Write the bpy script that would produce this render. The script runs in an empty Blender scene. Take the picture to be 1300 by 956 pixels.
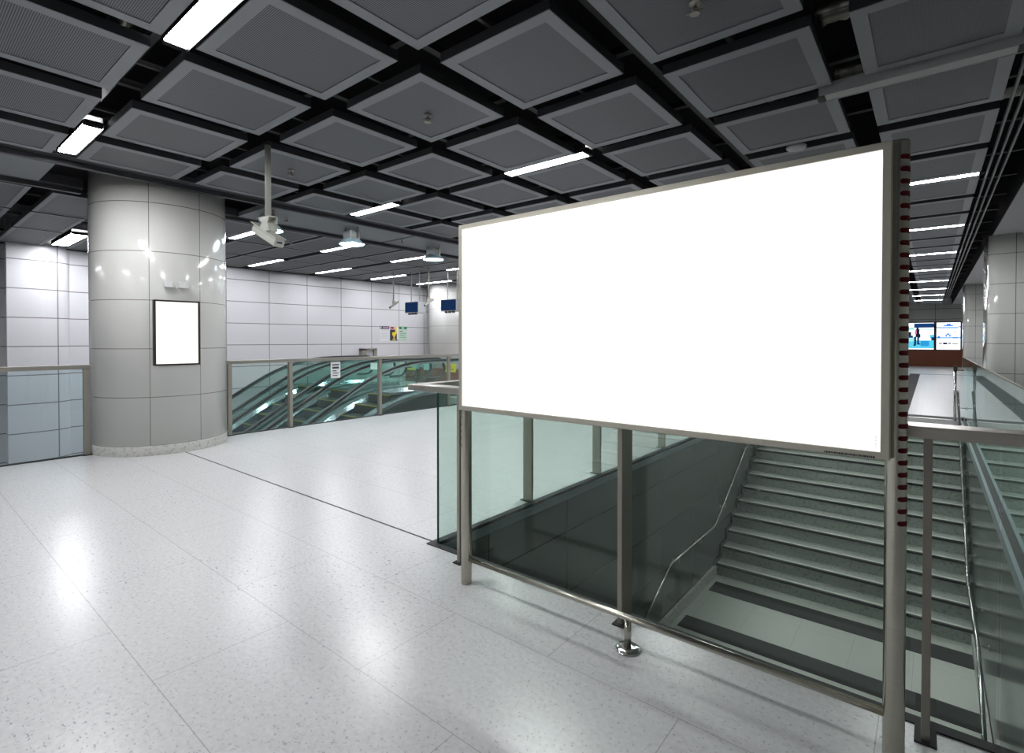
import bpy, math, random
from mathutils import Vector, Matrix
random.seed(4)
PI = math.pi
S = bpy.context.scene
COL = S.collection

# ------------------------------------------------------------------ camera, world, exposure
H = 1.5
cam_d = bpy.data.cameras.new('camera'); cam = bpy.data.objects.new('camera', cam_d); COL.objects.link(cam)
cam.location = (0, 0, H)
cam.rotation_euler = (math.radians(90 - 0.7), 0, math.radians(39.08))
cam_d.sensor_width = 36; cam_d.lens = 655 / 1300 * 36
cam_d.shift_y = -38 / 1300
cam_d.clip_start = .05; cam_d.clip_end = 200
S.camera = cam
S.view_settings.view_transform = 'Standard'; S.view_settings.look = 'None'
S.view_settings.gamma = 1; S.view_settings.use_curve_mapping = False
S.view_settings.exposure = 0.0
w = bpy.data.worlds.new('world'); S.world = w; w.use_nodes = True
w.node_tree.nodes['Background'].inputs[0].default_value = (.55, .62, .7, 1)
w.node_tree.nodes['Background'].inputs[1].default_value = .02
S.cycles.use_denoising = True
S.cycles.max_bounces = 10; S.cycles.diffuse_bounces = 5; S.cycles.glossy_bounces = 5
S.cycles.transparent_max_bounces = 24; S.cycles.sample_clamp_indirect = 4
S.cycles.caustics_reflective = False; S.cycles.caustics_refractive = False
LAMP = 102.0       # radiance of the fluorescent diffusers
LAMPB = 48.0
KS = .8904
ZC = 3.53          # ceiling panels
XR = -8.56         # edge of the escalator void
XW = -15.1         # left wall

# ------------------------------------------------------------------ node helpers
def new_mat(name):
    m = bpy.data.materials.new(name); m.use_nodes = True
    nt = m.node_tree; nt.nodes.clear()
    out = nt.nodes.new('ShaderNodeOutputMaterial')
    return m, nt, out
def pri(name, col, rough=.5, metal=0, spec=.5, coat=0, build=None, aniso=0):
    m, nt, out = new_mat(name)
    b = nt.nodes.new('ShaderNodeBsdfPrincipled')
    b.inputs['Base Color'].default_value = (*col, 1); b.inputs['Roughness'].default_value = rough
    b.inputs['Metallic'].default_value = metal; b.inputs['Specular IOR Level'].default_value = spec
    b.inputs['Coat Weight'].default_value = coat; b.inputs['Coat Roughness'].default_value = .05
    nt.links.new(b.outputs[0], out.inputs[0])
    if build: build(nt, b)
    return m
def emis(name, col, s):
    m, nt, out = new_mat(name)
    e = nt.nodes.new('ShaderNodeEmission'); e.inputs[0].default_value = (*col, 1); e.inputs[1].default_value = s
    nt.links.new(e.outputs[0], out.inputs[0]); return m
def mth(nt, op, a, b=None, c=None):
    n = nt.nodes.new('ShaderNodeMath'); n.operation = op
    for i, v in enumerate((a, b, c)):
        if v is None: continue
        if isinstance(v, (int, float)): n.inputs[i].default_value = v
        else: nt.links.new(v, n.inputs[i])
    return n.outputs[0]
def pos(nt, world=True):
    if world:
        g = nt.nodes.new('ShaderNodeNewGeometry'); src = g.outputs['Position']
    else:
        g = nt.nodes.new('ShaderNodeTexCoord'); src = g.outputs['Object']
    s = nt.nodes.new('ShaderNodeSeparateXYZ'); nt.links.new(src, s.inputs[0])
    return src, s.outputs
def line(nt, c, off, pitch, width):
    # 1 on a joint line, 0 elsewhere
    f = mth(nt, 'FRACT', mth(nt, 'DIVIDE', mth(nt, 'SUBTRACT', c, off - pitch * .5), pitch))
    d = mth(nt, 'MULTIPLY', mth(nt, 'ABSOLUTE', mth(nt, 'SUBTRACT', f, .5)), pitch)
    return mth(nt, 'LESS_THAN', d, width * .5)
def mixc(nt, fac, a, b):
    n = nt.nodes.new('ShaderNodeMix'); n.data_type = 'RGBA'
    if isinstance(fac, (int, float)): n.inputs[0].default_value = fac
    else: nt.links.new(fac, n.inputs[0])
    for i, v in ((6, a), (7, b)):
        if isinstance(v, tuple): n.inputs[i].default_value = (*v, 1)
        else: nt.links.new(v, n.inputs[i])
    return n.outputs[2]
def noise(nt, vec, scale, detail=2, sc=None):
    if sc:
        mp = nt.nodes.new('ShaderNodeMapping'); nt.links.new(vec, mp.inputs[0]); mp.inputs['Scale'].default_value = sc; vec = mp.outputs[0]
    n = nt.nodes.new('ShaderNodeTexNoise'); nt.links.new(vec, n.inputs['Vector'])
    n.inputs['Scale'].default_value = scale; n.inputs['Detail'].default_value = detail
    return n.outputs['Fac']
def ramp(nt, v, a, b):
    n = nt.nodes.new('ShaderNodeMapRange'); nt.links.new(v, n.inputs[0])
    n.inputs[1].default_value = a; n.inputs[2].default_value = b; return n.outputs[0]

# ------------------------------------------------------------------ materials
def floor_nodes(nt, b):
    v, p = pos(nt)
    ly = line(nt, p[1], .75, .62, .004)
    row = mth(nt, 'FLOOR', mth(nt, 'DIVIDE', mth(nt, 'SUBTRACT', p[1], .75), .62))
    odd = mth(nt, 'MULTIPLY', mth(nt, 'FLOORED_MODULO', row, 2.0), .615)
    lx = line(nt, mth(nt, 'ADD', p[0], odd), -2.65, 1.25, .004)
    j = mth(nt, 'MULTIPLY', mth(nt, 'MAXIMUM', lx, ly), .55)
    sp = ramp(nt, noise(nt, v, 62, 1), .645, .70)
    sp2 = ramp(nt, noise(nt, v, 1, 3, (24, 62, 1)), .63, .67)
    patch = ramp(nt, noise(nt, v, .9, 2), .42, .62)
    sp2 = mth(nt, 'MULTIPLY', sp2, patch)
    lt = ramp(nt, noise(nt, v, 40, 3), .3, .7)
    base = mixc(nt, lt, (.585, .59, .595), (.67, .672, .672))
    base = mixc(nt, mth(nt, 'MULTIPLY', sp, .55), base, (.30, .31, .32))
    base = mixc(nt, mth(nt, 'MULTIPLY', sp2, .75), base, (.25, .27, .30))
    base = mixc(nt, j, base, (.25, .24, .22))
    nt.links.new(base, b.inputs['Base Color'])
M = {}
M['floor'] = pri('terrazzo_floor', (.7, .7, .7), .252, spec=.5, build=floor_nodes)
def terr(nt, b, c=(.5, .52, .5)):
    v, p = pos(nt)
    sp = ramp(nt, noise(nt, v, 26, 4), .50, .72)
    nt.links.new(mixc(nt, mth(nt, 'MULTIPLY', sp, .8), c, tuple(x * .5 for x in c)), b.inputs['Base Color'])
M['stair'] = pri('stair_terrazzo', (.5, .5, .5), .45, build=lambda nt, b: terr(nt, b, (.33, .35, .32)))
def land_nodes(nt, b):
    v, p = pos(nt)
    sp = ramp(nt, noise(nt, v, 60, 2), .6, .7)
    c = mixc(nt, mth(nt, 'MULTIPLY', sp, .4), (.45, .47, .42), (.25, .25, .23))
    j = mth(nt, 'MAXIMUM', line(nt, p[0], -2.0, .62, .006), line(nt, p[1], 8.0, 1.9, .006))
    nt.links.new(mixc(nt, mth(nt, 'MULTIPLY', j, .5), c, (.2, .2, .19)), b.inputs['Base Color'])
M['landing'] = pri('landing_tile', (.5, .5, .5), .35, build=land_nodes)
M['band'] = pri('pale_tread_band', (.60, .62, .54), .5)
M['skirt'] = pri('terrazzo_skirting', (.5, .5, .48), .4, build=lambda nt, b: terr(nt, b, (.52, .52, .49)))
def wall_tile(name, col, ax, offh, ph, offz, pz, wd=.014, rough=.3, jc=(.10, .10, .11), coat=0., bumpy=False):
    def bld(nt, b):
        v, p = pos(nt)
        j = mth(nt, 'MAXIMUM', line(nt, p[ax], offh, ph, wd), line(nt, p[2], offz, pz, wd))
        nt.links.new(mixc(nt, mth(nt, 'MULTIPLY', j, .85), col, jc), b.inputs['Base Color'])
    return pri(name, col, rough, spec=.5, coat=coat, build=bld)
M['wall_left'] = wall_tile('wall_panel_left', (.70, .70, .72), 1, 7.28, 1.191, 1.37, .611, .020, .28)
M['wall_back'] = wall_tile('wall_panel_end', (.52, .53, .52), 0, .18, 2.1, 2.71, .60, .03, .35)
M['wall_right'] = wall_tile('wall_panel_right', (.55, .56, .54), 1, 1.5, 1.3, 1.39, .63, .012, .2)
M['pilaster'] = wall_tile('pilaster_tile', (.58, .59, .56), 0, 1.24, 1.12, .86, .575, .011, .12, coat=.5)
M['well'] = wall_tile('stairwell_panel', (.115, .128, .12), 1, 4.35, 1.18, -.42, .62, .011, .17, jc=(.015, .015, .015))
M['plaster'] = pri('grey_plaster', (.34, .34, .35), .8)
def column_nodes(nt, b):
    g = nt.nodes.new('ShaderNodeTexCoord'); s = nt.nodes.new('ShaderNodeSeparateXYZ'); nt.links.new(g.outputs['Object'], s.inputs[0])
    a = mth(nt, 'MULTIPLY', mth(nt, 'ARCTAN2', s.outputs[1], s.outputs[0]), 180 / PI)
    j = mth(nt, 'MAXIMUM', mth(nt, 'MAXIMUM', line(nt, a, -26.0, 120.0, .55), line(nt, a, 16.0, 60.0 * 2, .55)), line(nt, s.outputs[2], .13, .63, .009))
    nt.links.new(mixc(nt, mth(nt, 'MULTIPLY', j, .8), (.72, .72, .69), (.09, .07, .06)), b.inputs['Base Color'])
M['column'] = pri('column_enamel_panel', (.6, .6, .58), .16, spec=.5, coat=.35, build=column_nodes)
def steel_nodes(nt, b):
    v, p = pos(nt)
    n = noise(nt, v, 1, 2, (3, 3, 160))
    nt.links.new(mixc(nt, n, (.50, .48, .41), (.58, .555, .49)), b.inputs['Base Color'])
M['housing'] = pri('lamp_housing_dark', (.02, .02, .02), .9, spec=.05)
M['frame_steel'] = pri('satin_frame_steel', (.60, .575, .49), .42, .8)
M['steel'] = pri('brushed_steel', (.56, .535, .465), .235, 1, build=steel_nodes)
M['steel_dark'] = pri('dark_steel_fin', (.36, .335, .29), .45, .8)
M['chrome'] = pri('polished_steel', (.74, .74, .74), .14, 1)
M['rail_hand'] = pri('handrail_steel', (.42, .42, .40), .2, 1)
M['rail'] = pri('rail_steel', (.52, .49, .44), .30, .95)
M['black'] = pri('matt_black', (.012, .012, .013), .6)
M['rubber'] = pri('black_rubber_handrail', (.006, .006, .008), .3, spec=.6)
M['plenum'] = pri('plenum_black', (.012, .012, .013), .9, spec=.1)
M['joist'] = pri('plenum_steel_black', (.014, .014, .015), .6)
M['tactile'] = pri('tactile_strip_black', (.012, .013, .013), .7)
M['blue_trim'] = pri('pale_blue_trim', (.30, .36, .39), .3, .4)
M['red'] = pri('dark_red_slot', (.085, .0015, .005), .6, spec=.2)
M['white_paint'] = pri('off_white_paint', (.55, .56, .50), .35)
M['grey_paint'] = pri('light_grey_paint', (.5, .52, .53), .4)
M['bright_paint'] = pri('white_enamel', (.78, .78, .78), .3)
M['track'] = pri('track_grey', (.20, .20, .21), .5, .1)
M['brown'] = pri('brown_reflection', (.17, .055, .025), .45)
M['wood_board'] = pri('orange_brown_board', (.20, .050, .012), .5)
M['yellow'] = pri('yellow_sign', (.85, .72, .02), .5)
M['paper'] = pri('white_paper', (.8, .8, .8), .6)
M['ink'] = pri('dark_ink', (.03, .03, .04), .6)
M['navy'] = pri('navy_print', (.015, .02, .07), .5)
M['green'] = pri('green_print', (.01, .22, .09), .5)
M['gold'] = pri('yellow_print', (.85, .65, .02), .5)
M['pink'] = pri('pink_print', (.75, .45, .55), .5)
M['palegreen'] = pri('pale_green_print', (.55, .68, .58), .5)
M['cyan_sign'] = pri('pale_cyan_notice', (.42, .70, .66), .5)
M['screen_off'] = emis('blue_black_screen', (.010, .028, .085), 1.0)
M['foil'] = pri('foil_insulation', (.30, .29, .26), .25, .9)
M['esc_side'] = pri('escalator_cladding', (.06, .07, .068), .3, .3)
M['esc_steel'] = pri('escalator_steel', (.62, .68, .72), .2, .9)
M['esc_skirt'] = pri('escalator_skirt', (.10, .13, .22), .25, .6)
M['step'] = pri('step_metal', (.03, .034, .034), .4, .3)
M['stepyellow'] = pri('step_yellow_edge', (.40, .34, .06), .5)
M['lamp'] = emis('fluorescent_diffuser', (.985, .985, 1.0), LAMP)
M['lampb'] = emis('cool_fluorescent_diffuser', (.95, .95, 1.0), LAMPB)
M['lampw'] = emis('lightbox_face', (1, 1, 1), 1.25)
M['flood'] = emis('floodlight_lens', (.80, .93, 1.0), 14)
M['floodshell'] = pri('floodlight_shell', (.45, .62, .72), .3, .3)
M['lamp_off'] = pri('unlit_diffuser', (.36, .38, .37), .4)
M['panel_frame'] = pri('ceiling_panel_rim', (.22, .23, .245), .45, .15)
M['panel_side'] = pri('ceiling_panel_side', (.035, .036, .04), .5)
def perf(nt, b):
    v, p = pos(nt)
    fy = mth(nt, 'SINE', mth(nt, 'MULTIPLY', p[1], 2 * PI / .0125))
    fx = mth(nt, 'SINE', mth(nt, 'MULTIPLY', p[0], 2 * PI / .0125))
    d = mth(nt, 'ADD', mth(nt, 'MULTIPLY', fy, .40), mth(nt, 'MULTIPLY', fx, .10))
    f = ramp(nt, d, -.42, .42)
    nt.links.new(mixc(nt, f, (.022, .023, .026), (.19, .198, .215)), b.inputs['Base Color'])
M['perf'] = pri('perforated_sheet', (.15, .15, .16), .5, .1, build=perf)
M['stripB'] = pri('plain_ceiling_strip', (.20, .215, .225), .5, .1)

def glass_mat(name, tint, ior0=.04, rough=0.0, haze=0.0):
    m, nt, out = new_mat(name)
    t = nt.nodes.new('ShaderNodeBsdfTransparent'); t.inputs[0].default_value = (*tint, 1)
    g = nt.nodes.new('ShaderNodeBsdfGlossy'); g.inputs['Roughness'].default_value = rough; g.inputs[0].default_value = (.9, 1, .97, 1)
    lw = nt.nodes.new('ShaderNodeLayerWeight'); lw.inputs[0].default_value = .5
    f5 = mth(nt, 'POWER', lw.outputs['Facing'], 5.0)
    f = mth(nt, 'MULTIPLY_ADD', f5, 1 - ior0, ior0)
    mx = nt.nodes.new('ShaderNodeMixShader')
    nt.links.new(f, mx.inputs[0]); nt.links.new(t.outputs[0], mx.inputs[1]); nt.links.new(g.outputs[0], mx.inputs[2])
    nt.links.new(mx.outputs[0], out.inputs[0]); return m
M['glass'] = glass_mat('green_float_glass', (.915, .965, .94))
M['glass_esc'] = glass_mat('escalator_glass', (.90, .965, .95))
M['glass_blue'] = glass_mat('void_railing_glass', (.90, .965, .98))
M['glass_edge'] = pri('glass_edge_green', (.02, .10, .09), .15)

# ------------------------------------------------------------------ mesh builder
class MB:
    def __init__(s): s.v = []; s.f = []; s.mi = []; s.sm = []
    def quad(s, a, b, c, d, mi=0, sm=False):
        n = len(s.v); s.v += [a, b, c, d]; s.f.append((n, n + 1, n + 2, n + 3)); s.mi.append(mi); s.sm.append(sm)
    def face(s, pts, mi=0, sm=False):
        n = len(s.v); s.v += [tuple(p) for p in pts]; s.f.append(tuple(range(n, n + len(pts)))); s.mi.append(mi); s.sm.append(sm)
    def box(s, x0, x1, y0, y1, z0, z1, mi=0, bev=0):
        if bev > 0: return s.bbox(x0, x1, y0, y1, z0, z1, bev, mi)
        n = len(s.v)
        s.v += [(x0, y0, z0), (x1, y0, z0), (x1, y1, z0), (x0, y1, z0), (x0, y0, z1), (x1, y0, z1), (x1, y1, z1), (x0, y1, z1)]
        for q in ((3, 2, 1, 0), (4, 5, 6, 7), (0, 1, 5, 4), (1, 2, 6, 5), (2, 3, 7, 6), (3, 0, 4, 7)):
            s.f.append(tuple(n + i for i in q)); s.mi.append(mi); s.sm.append(False)
    def bbox(s, x0, x1, y0, y1, z0, z1, b, mi=0):
        # chamfered box: octagon outline in xy with inset top and bottom
        def ring(z, k):
            return [(x0 + k + b, y0 + k, z), (x1 - k - b, y0 + k, z), (x1 - k, y0 + k + b, z), (x1 - k, y1 - k - b, z),
                    (x1 - k - b, y1 - k, z), (x0 + k + b, y1 - k, z), (x0 + k, y1 - k - b, z), (x0 + k, y0 + k + b, z)]
        s.loft([ring(z0, b * .7), ring(z0 + b, 0), ring(z1 - b, 0), ring(z1, b * .7)], mi, False, True)
    def loft(s, rings, mi=0, sm=True, caps=True, closed=True):
        n = len(s.v); k = len(rings[0])
        for r in rings: s.v += [tuple(p) for p in r]
        for i in range(len(rings) - 1):
            for j in range(k if closed else k - 1):
                a = n + i * k + j; b = n + i * k + (j + 1) % k
                s.f.append((a, b, b + k, a + k)); s.mi.append(mi); s.sm.append(sm)
        if caps:
            s.f.append(tuple(n + j for j in range(k))[::-1]); s.mi.append(mi); s.sm.append(False)
            s.f.append(tuple(n + (len(rings) - 1) * k + j for j in range(k))); s.mi.append(mi); s.sm.append(False)
    def tube(s, pts, r, seg=14, mi=0, caps=True):
        pts = [Vector(p) for p in pts]; rings = []
        rr = r if isinstance(r, (list, tuple)) else [r] * len(pts)
        up = None
        for i, p in enumerate(pts):
            if i == 0: t = pts[1] - p
            elif i == len(pts) - 1: t = p - pts[i - 1]
            else: t = (pts[i + 1] - p).normalized() + (p - pts[i - 1]).normalized()
            t.normalize()
            if up is None:
                up = Vector((0, 0, 1)) if abs(t.z) < .9 else Vector((1, 0, 0))
            a = t.cross(up).normalized(); b = a.cross(t).normalized(); up = b
            rings.append([p + (a * math.cos(q) + b * math.sin(q)) * rr[i] for q in [2 * PI * j / seg for j in range(seg)]])
        s.loft(rings, mi, True, caps)
    def lathe(s, c, prof, seg=32, mi=0, caps=True):
        s.loft([[(c[0] + r * math.cos(2 * PI * j / seg), c[1] + r * math.sin(2 * PI * j / seg), c[2] + z) for j in range(seg)] for r, z in prof], mi, True, caps)
    def strip(s, path, x0, x1, lo, hi, mi=0):
        # extrusion along a (y,z) path: cross section x0..x1, z offset lo..hi (lo may be absolute via callable)
        L = lo if callable(lo) else (lambda y, z: z + lo)
        Hh = hi if callable(hi) else (lambda y, z: z + hi)
        s.loft([[(x0, y, L(y, z)), (x1, y, L(y, z)), (x1, y, Hh(y, z)), (x0, y, Hh(y, z))] for y, z in path], mi, False, True)
    def build(s, name, mats, parent=None, loc=None, recalc=True):
        me = bpy.data.meshes.new(name)
        vs = s.v
        if loc: vs = [(x - loc[0], y - loc[1], z - loc[2]) for x, y, z in vs]
        me.from_pydata([tuple(p) for p in vs], [], s.f)
        if not isinstance(mats, (list, tuple)): mats = [mats]
        for m in mats: me.materials.append(M[m] if isinstance(m, str) else m)
        me.polygons.foreach_set('material_index', s.mi); me.polygons.foreach_set('use_smooth', s.sm)
        if recalc:
            import bmesh
            bm = bmesh.new(); bm.from_mesh(me); bmesh.ops.remove_doubles(bm, verts=bm.verts, dist=1e-6)
            bmesh.ops.recalc_face_normals(bm, faces=bm.faces); bm.to_mesh(me); bm.free()
        o = bpy.data.objects.new(name, me); COL.objects.link(o)
        if loc: o.location = loc
        if parent is not None:
            o.parent = parent
            o.location = Vector(o.location) - Vector(wloc(parent)) if (loc or any(wloc(parent))) else (0, 0, 0)
        return o
def wloc(o):
    v = Vector((0, 0, 0))
    while o is not None: v += Vector(o.location); o = o.parent
    return v
def B(*boxes, bev=0):
    m = MB()
    for b in boxes: m.box(*b, bev=bev)
    return m
def tag(o, label, cat, group=None):
    o['label'] = label; o['category'] = cat
    if group: o['group'] = group
    return o
def struct(o, label=None, cat=None):
    o['kind'] = 'structure'
    if label: o['label'] = label
    if cat: o['category'] = cat
    return o
def empty(name, loc, label, cat, group=None):
    o = bpy.data.objects.new(name, None); COL.objects.link(o); o.location = loc; o.empty_display_size = .1
    return tag(o, label, cat, group)
def dup(root, dx, dy, dz, label, group=None):
    def cp(o, par):
        c = o.copy(); COL.objects.link(c)
        if par: c.parent = par
        for ch in o.children: cp(ch, c)
        return c
    c = cp(root, None); c.location = Vector(root.location) + Vector((dx, dy, dz))
    c['label'] = label
    if group: c['group'] = group
    return c

# ------------------------------------------------------------------ floor, walls, ceiling void
YS, YE = -7.5, 38.5
SX0, SX1 = -2.82, .485      # stairwell in x
SY0, SY1 = 2.60, 12.72      # stairwell in y
f = MB()
TH = .30
def slab(x0, x1, y0, y1): f.box(x0, x1, y0, y1, -TH, 0)
slab(XR, 4, YS, SY0 - .03); slab(XR, SX0 - .03, SY0 - .03, YE); slab(SX1 + .025, 4, SY0 - .03, YE); slab(SX0 - .03, SX1 + .025, SY1, YE)
slab(XW, -9.62, 9.6, YE); slab(-9.62, XR, 12.3, YE)
fl = f.build('floor', 'floor'); struct(fl, 'pale speckled terrazzo concourse floor', 'floor')
t = B((-8.4, SX0 - .02, 2.592, 2.608, 0, .0015)).build('trim_1', 'black'); struct(t, 'thin dark expansion joint in the pale floor', 'floor joint')

struct(B((XW - .3, XW, YS, YE + .3, -5.2, 4.35)).build('wall_left', 'wall_left'), 'long pale panelled wall behind the escalators', 'wall')
# rounded engaged bulge on the left wall, next to the left edge of the photograph
m = MB()
ring = []
y0, y1, dp = 1.70, 2.50, .27
prof = [(XW - .05, y1 + .25)] + [(XW + dp * math.sin(a), y1 + .25 - .65 * (1 - math.cos(a))) for a in [PI / 2 * i / 8 for i in range(9)]] + [(XW + dp, y0), (XW - .05, y0)]
m.loft([[(x, y, z) for x, y in prof] for z in (-5.2, 4.35)], 0, False, True)
struct(m.build('wall_left_bulge', 'wall_left'), 'rounded pale panelled bulge of the left wall', 'wall')
struct(B((XW - .3, 4.3, YE, YE + .3, -.3, 4.35)).build('wall_back', 'wall_back'), 'grey panelled wall closing the far end', 'wall')
struct(B((3.4, 3.7, YS, YE, -.3, 4.35)).build('wall_right', 'wall_right'), 'pale panelled wall on the right', 'wall')
struct(B((XW - .3, 3.7, YS - .3, YS, -5.2, 4.35)).build('wall_front', 'wall_back'), 'panelled wall behind the viewer', 'wall')
struct(B((XW - .3, 4.0, YS - .3, YE + .3, 4.35, 4.55)).build('ceiling', 'plenum'), 'black ceiling void above the panels', 'ceiling')
struct(B((.895, .91, YS, YE, ZC, 4.35)).build('ceiling_soffit_side', 'plenum'), 'black side of the ceiling gap', 'ceiling')
struct(B((.91, 3.4, YS, YE, ZC, ZC + .05)).build('ceiling_soffit', 'plaster'), 'plain grey soffit beside the right wall', 'ceiling')
# lower level under the void and the stairs
struct(B((XW, XR + .3, YS, 9.9, -5.2, -5.0)).build('floor_lower', 'stair'), 'dim lower floor under the escalators', 'floor')
m = B((XR, XR + .25, YS, 12.3, -5.0, -TH), (XR - .004, XR + .02, YS, 12.3, -TH, -.03))
struct(m.build('wall_void_side', 'well'), 'dark panelled side of the escalator void', 'wall')
struct(B((XW, -9.62, 9.6, 9.9, -5.0, -TH)).build('wall_void_end', 'well'), 'dark end wall under the escalator landing', 'wall')
struct(B((-9.62, XR, 12.3, 12.5, -5.0, -TH)).build('wall_void_corner', 'well'), 'dark short wall at the corner of the void', 'wall')

# stairwell walls
WT = .09
struct(B((SX0 - .25, SX0, SY0 - .2, SY1, -5.2, -WT)).build('wall_stair_left', 'well'), 'dark green grey panelled wall left of the stairs', 'wall')
struct(B((SX1, SX1 + .25, SY0 - .2, SY1 + .3, -5.2, -WT)).build('wall_stair_right', 'well'), 'dark polished panelled wall right of the stairs', 'wall')
struct(B((SX0, SX1, SY0 - .25, SY0 - .02, -5.2, -WT)).build('wall_stair_front', 'well'), 'dark wall under the front edge of the stairwell', 'wall')
e = B((SX0 - .055, SX0 + .004, SY0 - .06, SY1, -WT, .006), (SX0, SX1, SY0 - .06, SY0 - .005, -WT, .006), (SX1 - .022, SX1 + .03, SY0 - .06, SY1 + .6, -WT, .006))
struct(e.build('trim_2', 'black'), 'black slot channel round the stairwell edge', 'trim')
e = B((SX0 + .004, SX0 + .012, SY0 + .03, SY1, -.09, -.02), (SX0 + .004, SX1, SY0 - .005, SY0 + .03, -.10, -.025), (SX1 - .048, SX1 - .022, SY0 + .03, SY1, -.09, .004))
struct(e.build('trim_3', 'blue_trim'), 'pale blue grey metal edge inside the stairwell', 'trim')

# ------------------------------------------------------------------ staircase
RZ, RY = .1885, .319
def step_y(i): return 12.72 - i * RY      # nosing i at z = -i*RZ
NST = 13
st = empty('staircase', (-1.17, SY1, 0), 'speckled grey staircase with dark nosings rising away behind the glass', 'stairs')
for i in range(1, NST):
    y, z = step_y(i), -i * RZ
    m = B((SX0 + .005, SX1 - .005, y, y + RY + .002, z - RZ - .05, z))
    s_ = m.build('step', 'stair', st)
    nm = MB()
    nm.box(SX0 + .03, SX1 - .03, y - .012, y + .012, z - .030, z + .003)
    nm.box(SX0 + .03, SX1 - .03, y + .022, y + .034, z, z + .002)
    nm.build('nosing', 'black', s_)
    lb = MB(); lb.box(SX0 + .04, SX1 - .04, y + .036, y + .085, z, z + .0015); lb.build('pale_tread_band', 'band', s_)
zl = -NST * RZ          # landing height
yl = step_y(NST) + RY   # foot of the lowest riser
ld = B((SX0 + .005, SX1 - .005, 5.75, yl + .02, zl - .2, zl)).build('landing', 'landing', st)
B((SX0 + .12, SX1 - .02, 8.25, 8.62, zl, zl + .006)).build('tactile_strip', 'tactile', st)
B((SX0 + .12, SX1 - .02, 6.95, 7.30, zl, zl + .006)).build('tactile_strip', 'tactile', st)
B((SX0 + .005, SX0 + .05, 5.8, yl, zl, zl + .16)).build('skirting', 'skirt', st)
B((SX1 - .05, SX1 - .005, 5.8, yl, zl, zl + .16)).build('skirting', 'skirt', st)
for i in range(1, 10):
    y = 5.75 - i * RY; z = zl - i * RZ
    s_ = B((SX0 + .005, SX1 - .005, y, y + RY + .002, z - RZ - .05, z)).build('step', 'stair', st)
    B((SX0 + .03, SX1 - .03, y - .012, y + .012, z - .03, z + .003)).build('nosing', 'black', s_)
    # saw-tooth skirting at each end of the steps
for xa, xb in ((SX0 + .005, SX0 + .035), (SX1 - .035, SX1 - .005)):
    sk = MB(); pr = []
    for i in range(NST - 1, -1, -1):
        y, z = step_y(i), -i * RZ
        pr += [(y - .06, z - RZ + .055), (y - .06, z + .055)]
    lo = [(y + .25, z - .45) for y, z in (pr[-1], pr[0])]
    sk.loft([[(x, y, z) for y, z in pr + [(SY1 - .01, -.5), (step_y(NST) + .2, zl - .2)]] for x in (xa, xb)], 0, False, True)
    sk.build('stringer', 'esc_side', st)
struct(B((SX0, SX1, SY0, 5.75, -5.2, -4.9)).build('floor_stair_foot', 'landing'), 'lower floor at the foot of the stairs', 'floor')

def wall_rail(x, wallx, label):
    r = empty('stair_handrail', (x, SY1, 0), label, 'handrail')
    hz = .72
    pts = [(x, SY1 - .3, -.8 * RZ + hz), (x, step_y(NST) + .1, zl + RZ + hz), (x, yl - .45, zl + .90), (x, 6.80, zl + .90), (x, 6.1, zl + .55), (x, 4.2, zl - .60), (x, 3.2, zl - 1.2)]
    m = MB(); m.tube(pts, .019, 14); m.build('rail', 'rail_hand', r)
    for y, z in ((12.0, hz - .36), (10.6, hz - 1.24), (9.2, hz - 2.05), (8.0, zl + .87), (7.1, zl + .87), (5.2, zl + .0)):
        b = MB(); b.tube([(x, y, z + .02), (x, y, z - .05), (wallx, y, z - .05)], .008, 10)
        b.lathe((0, 0, 0), [(0, 0)] * 2, 4) if False else None
        sgn = 1 if wallx > x else -1
        b.tube([(wallx - sgn * .008, y, z - .05), (wallx, y, z - .05)], .03, 16)
        b.build('bracket', 'steel_dark', r)
    return r
wall_rail(SX0 + .09, SX0, 'steel handrail on the dark wall left of the stairs')
wall_rail(SX1 - .10, SX1, 'steel handrail on the polished wall right of the stairs')
# handrail end at the head of the stairs
m = MB(); x = SX1 - .13
m.tube([(x, 12.62, 0), (x, 12.62, .97)], .022, 14)
he = m.build('handrail_end_post', 'chrome'); tag(he, 'upright steel handrail end post at the head of the stairs', 'post')
B((x - .028, x + .028, 12.59, 12.65, .93, 1.03), bev=.006).build('cap', 'black', he)
m = MB(); m.tube([(x, 12.62, .95), (SX1 - .012, 12.62, .95)], .014, 12); m.build('stub', 'steel_dark', he)

# ------------------------------------------------------------------ glass railings
def fin_post(par, x0, x1, y0, y1, z1, mat='steel_dark'):
    p = B((x0, x1, y0, y1, 0, z1), bev=.0015).build('post', mat, par)
    B((x0 - .02, x1 + .02, y0 - .02, y1 + .02, 0, .008)).build('base_plate', 'black', p)
    return p
RT = 1.180; RB = 1.137
# front railing of the stairwell
r = empty('glass_railing', (-1.2, 2.5, 0), 'stairwell glass railing behind the big white billboard, steel top rail', 'railing')
B((-2.965, 1.2, 2.44, 2.56, RB, RT), bev=.002).build('top_rail', 'rail', r)
for xx in (-2.455, -1.262, -.005):
    fin_post(r, xx - .0135, xx + .0135, 2.45, 2.57, RB)
for a, b in ((SX0, -1.27), (-1.26, -.012), (.0, .20), (.208, .475)):
    g = B((a, b, 2.600, 2.610, -.05, RB + .02)).build('glass_pane', 'glass', r)
B((SX0 - .003, SX0 + .003, 2.598, 2.612, -.02, RB)).build('glass_edge', 'glass_edge', r)
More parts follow.
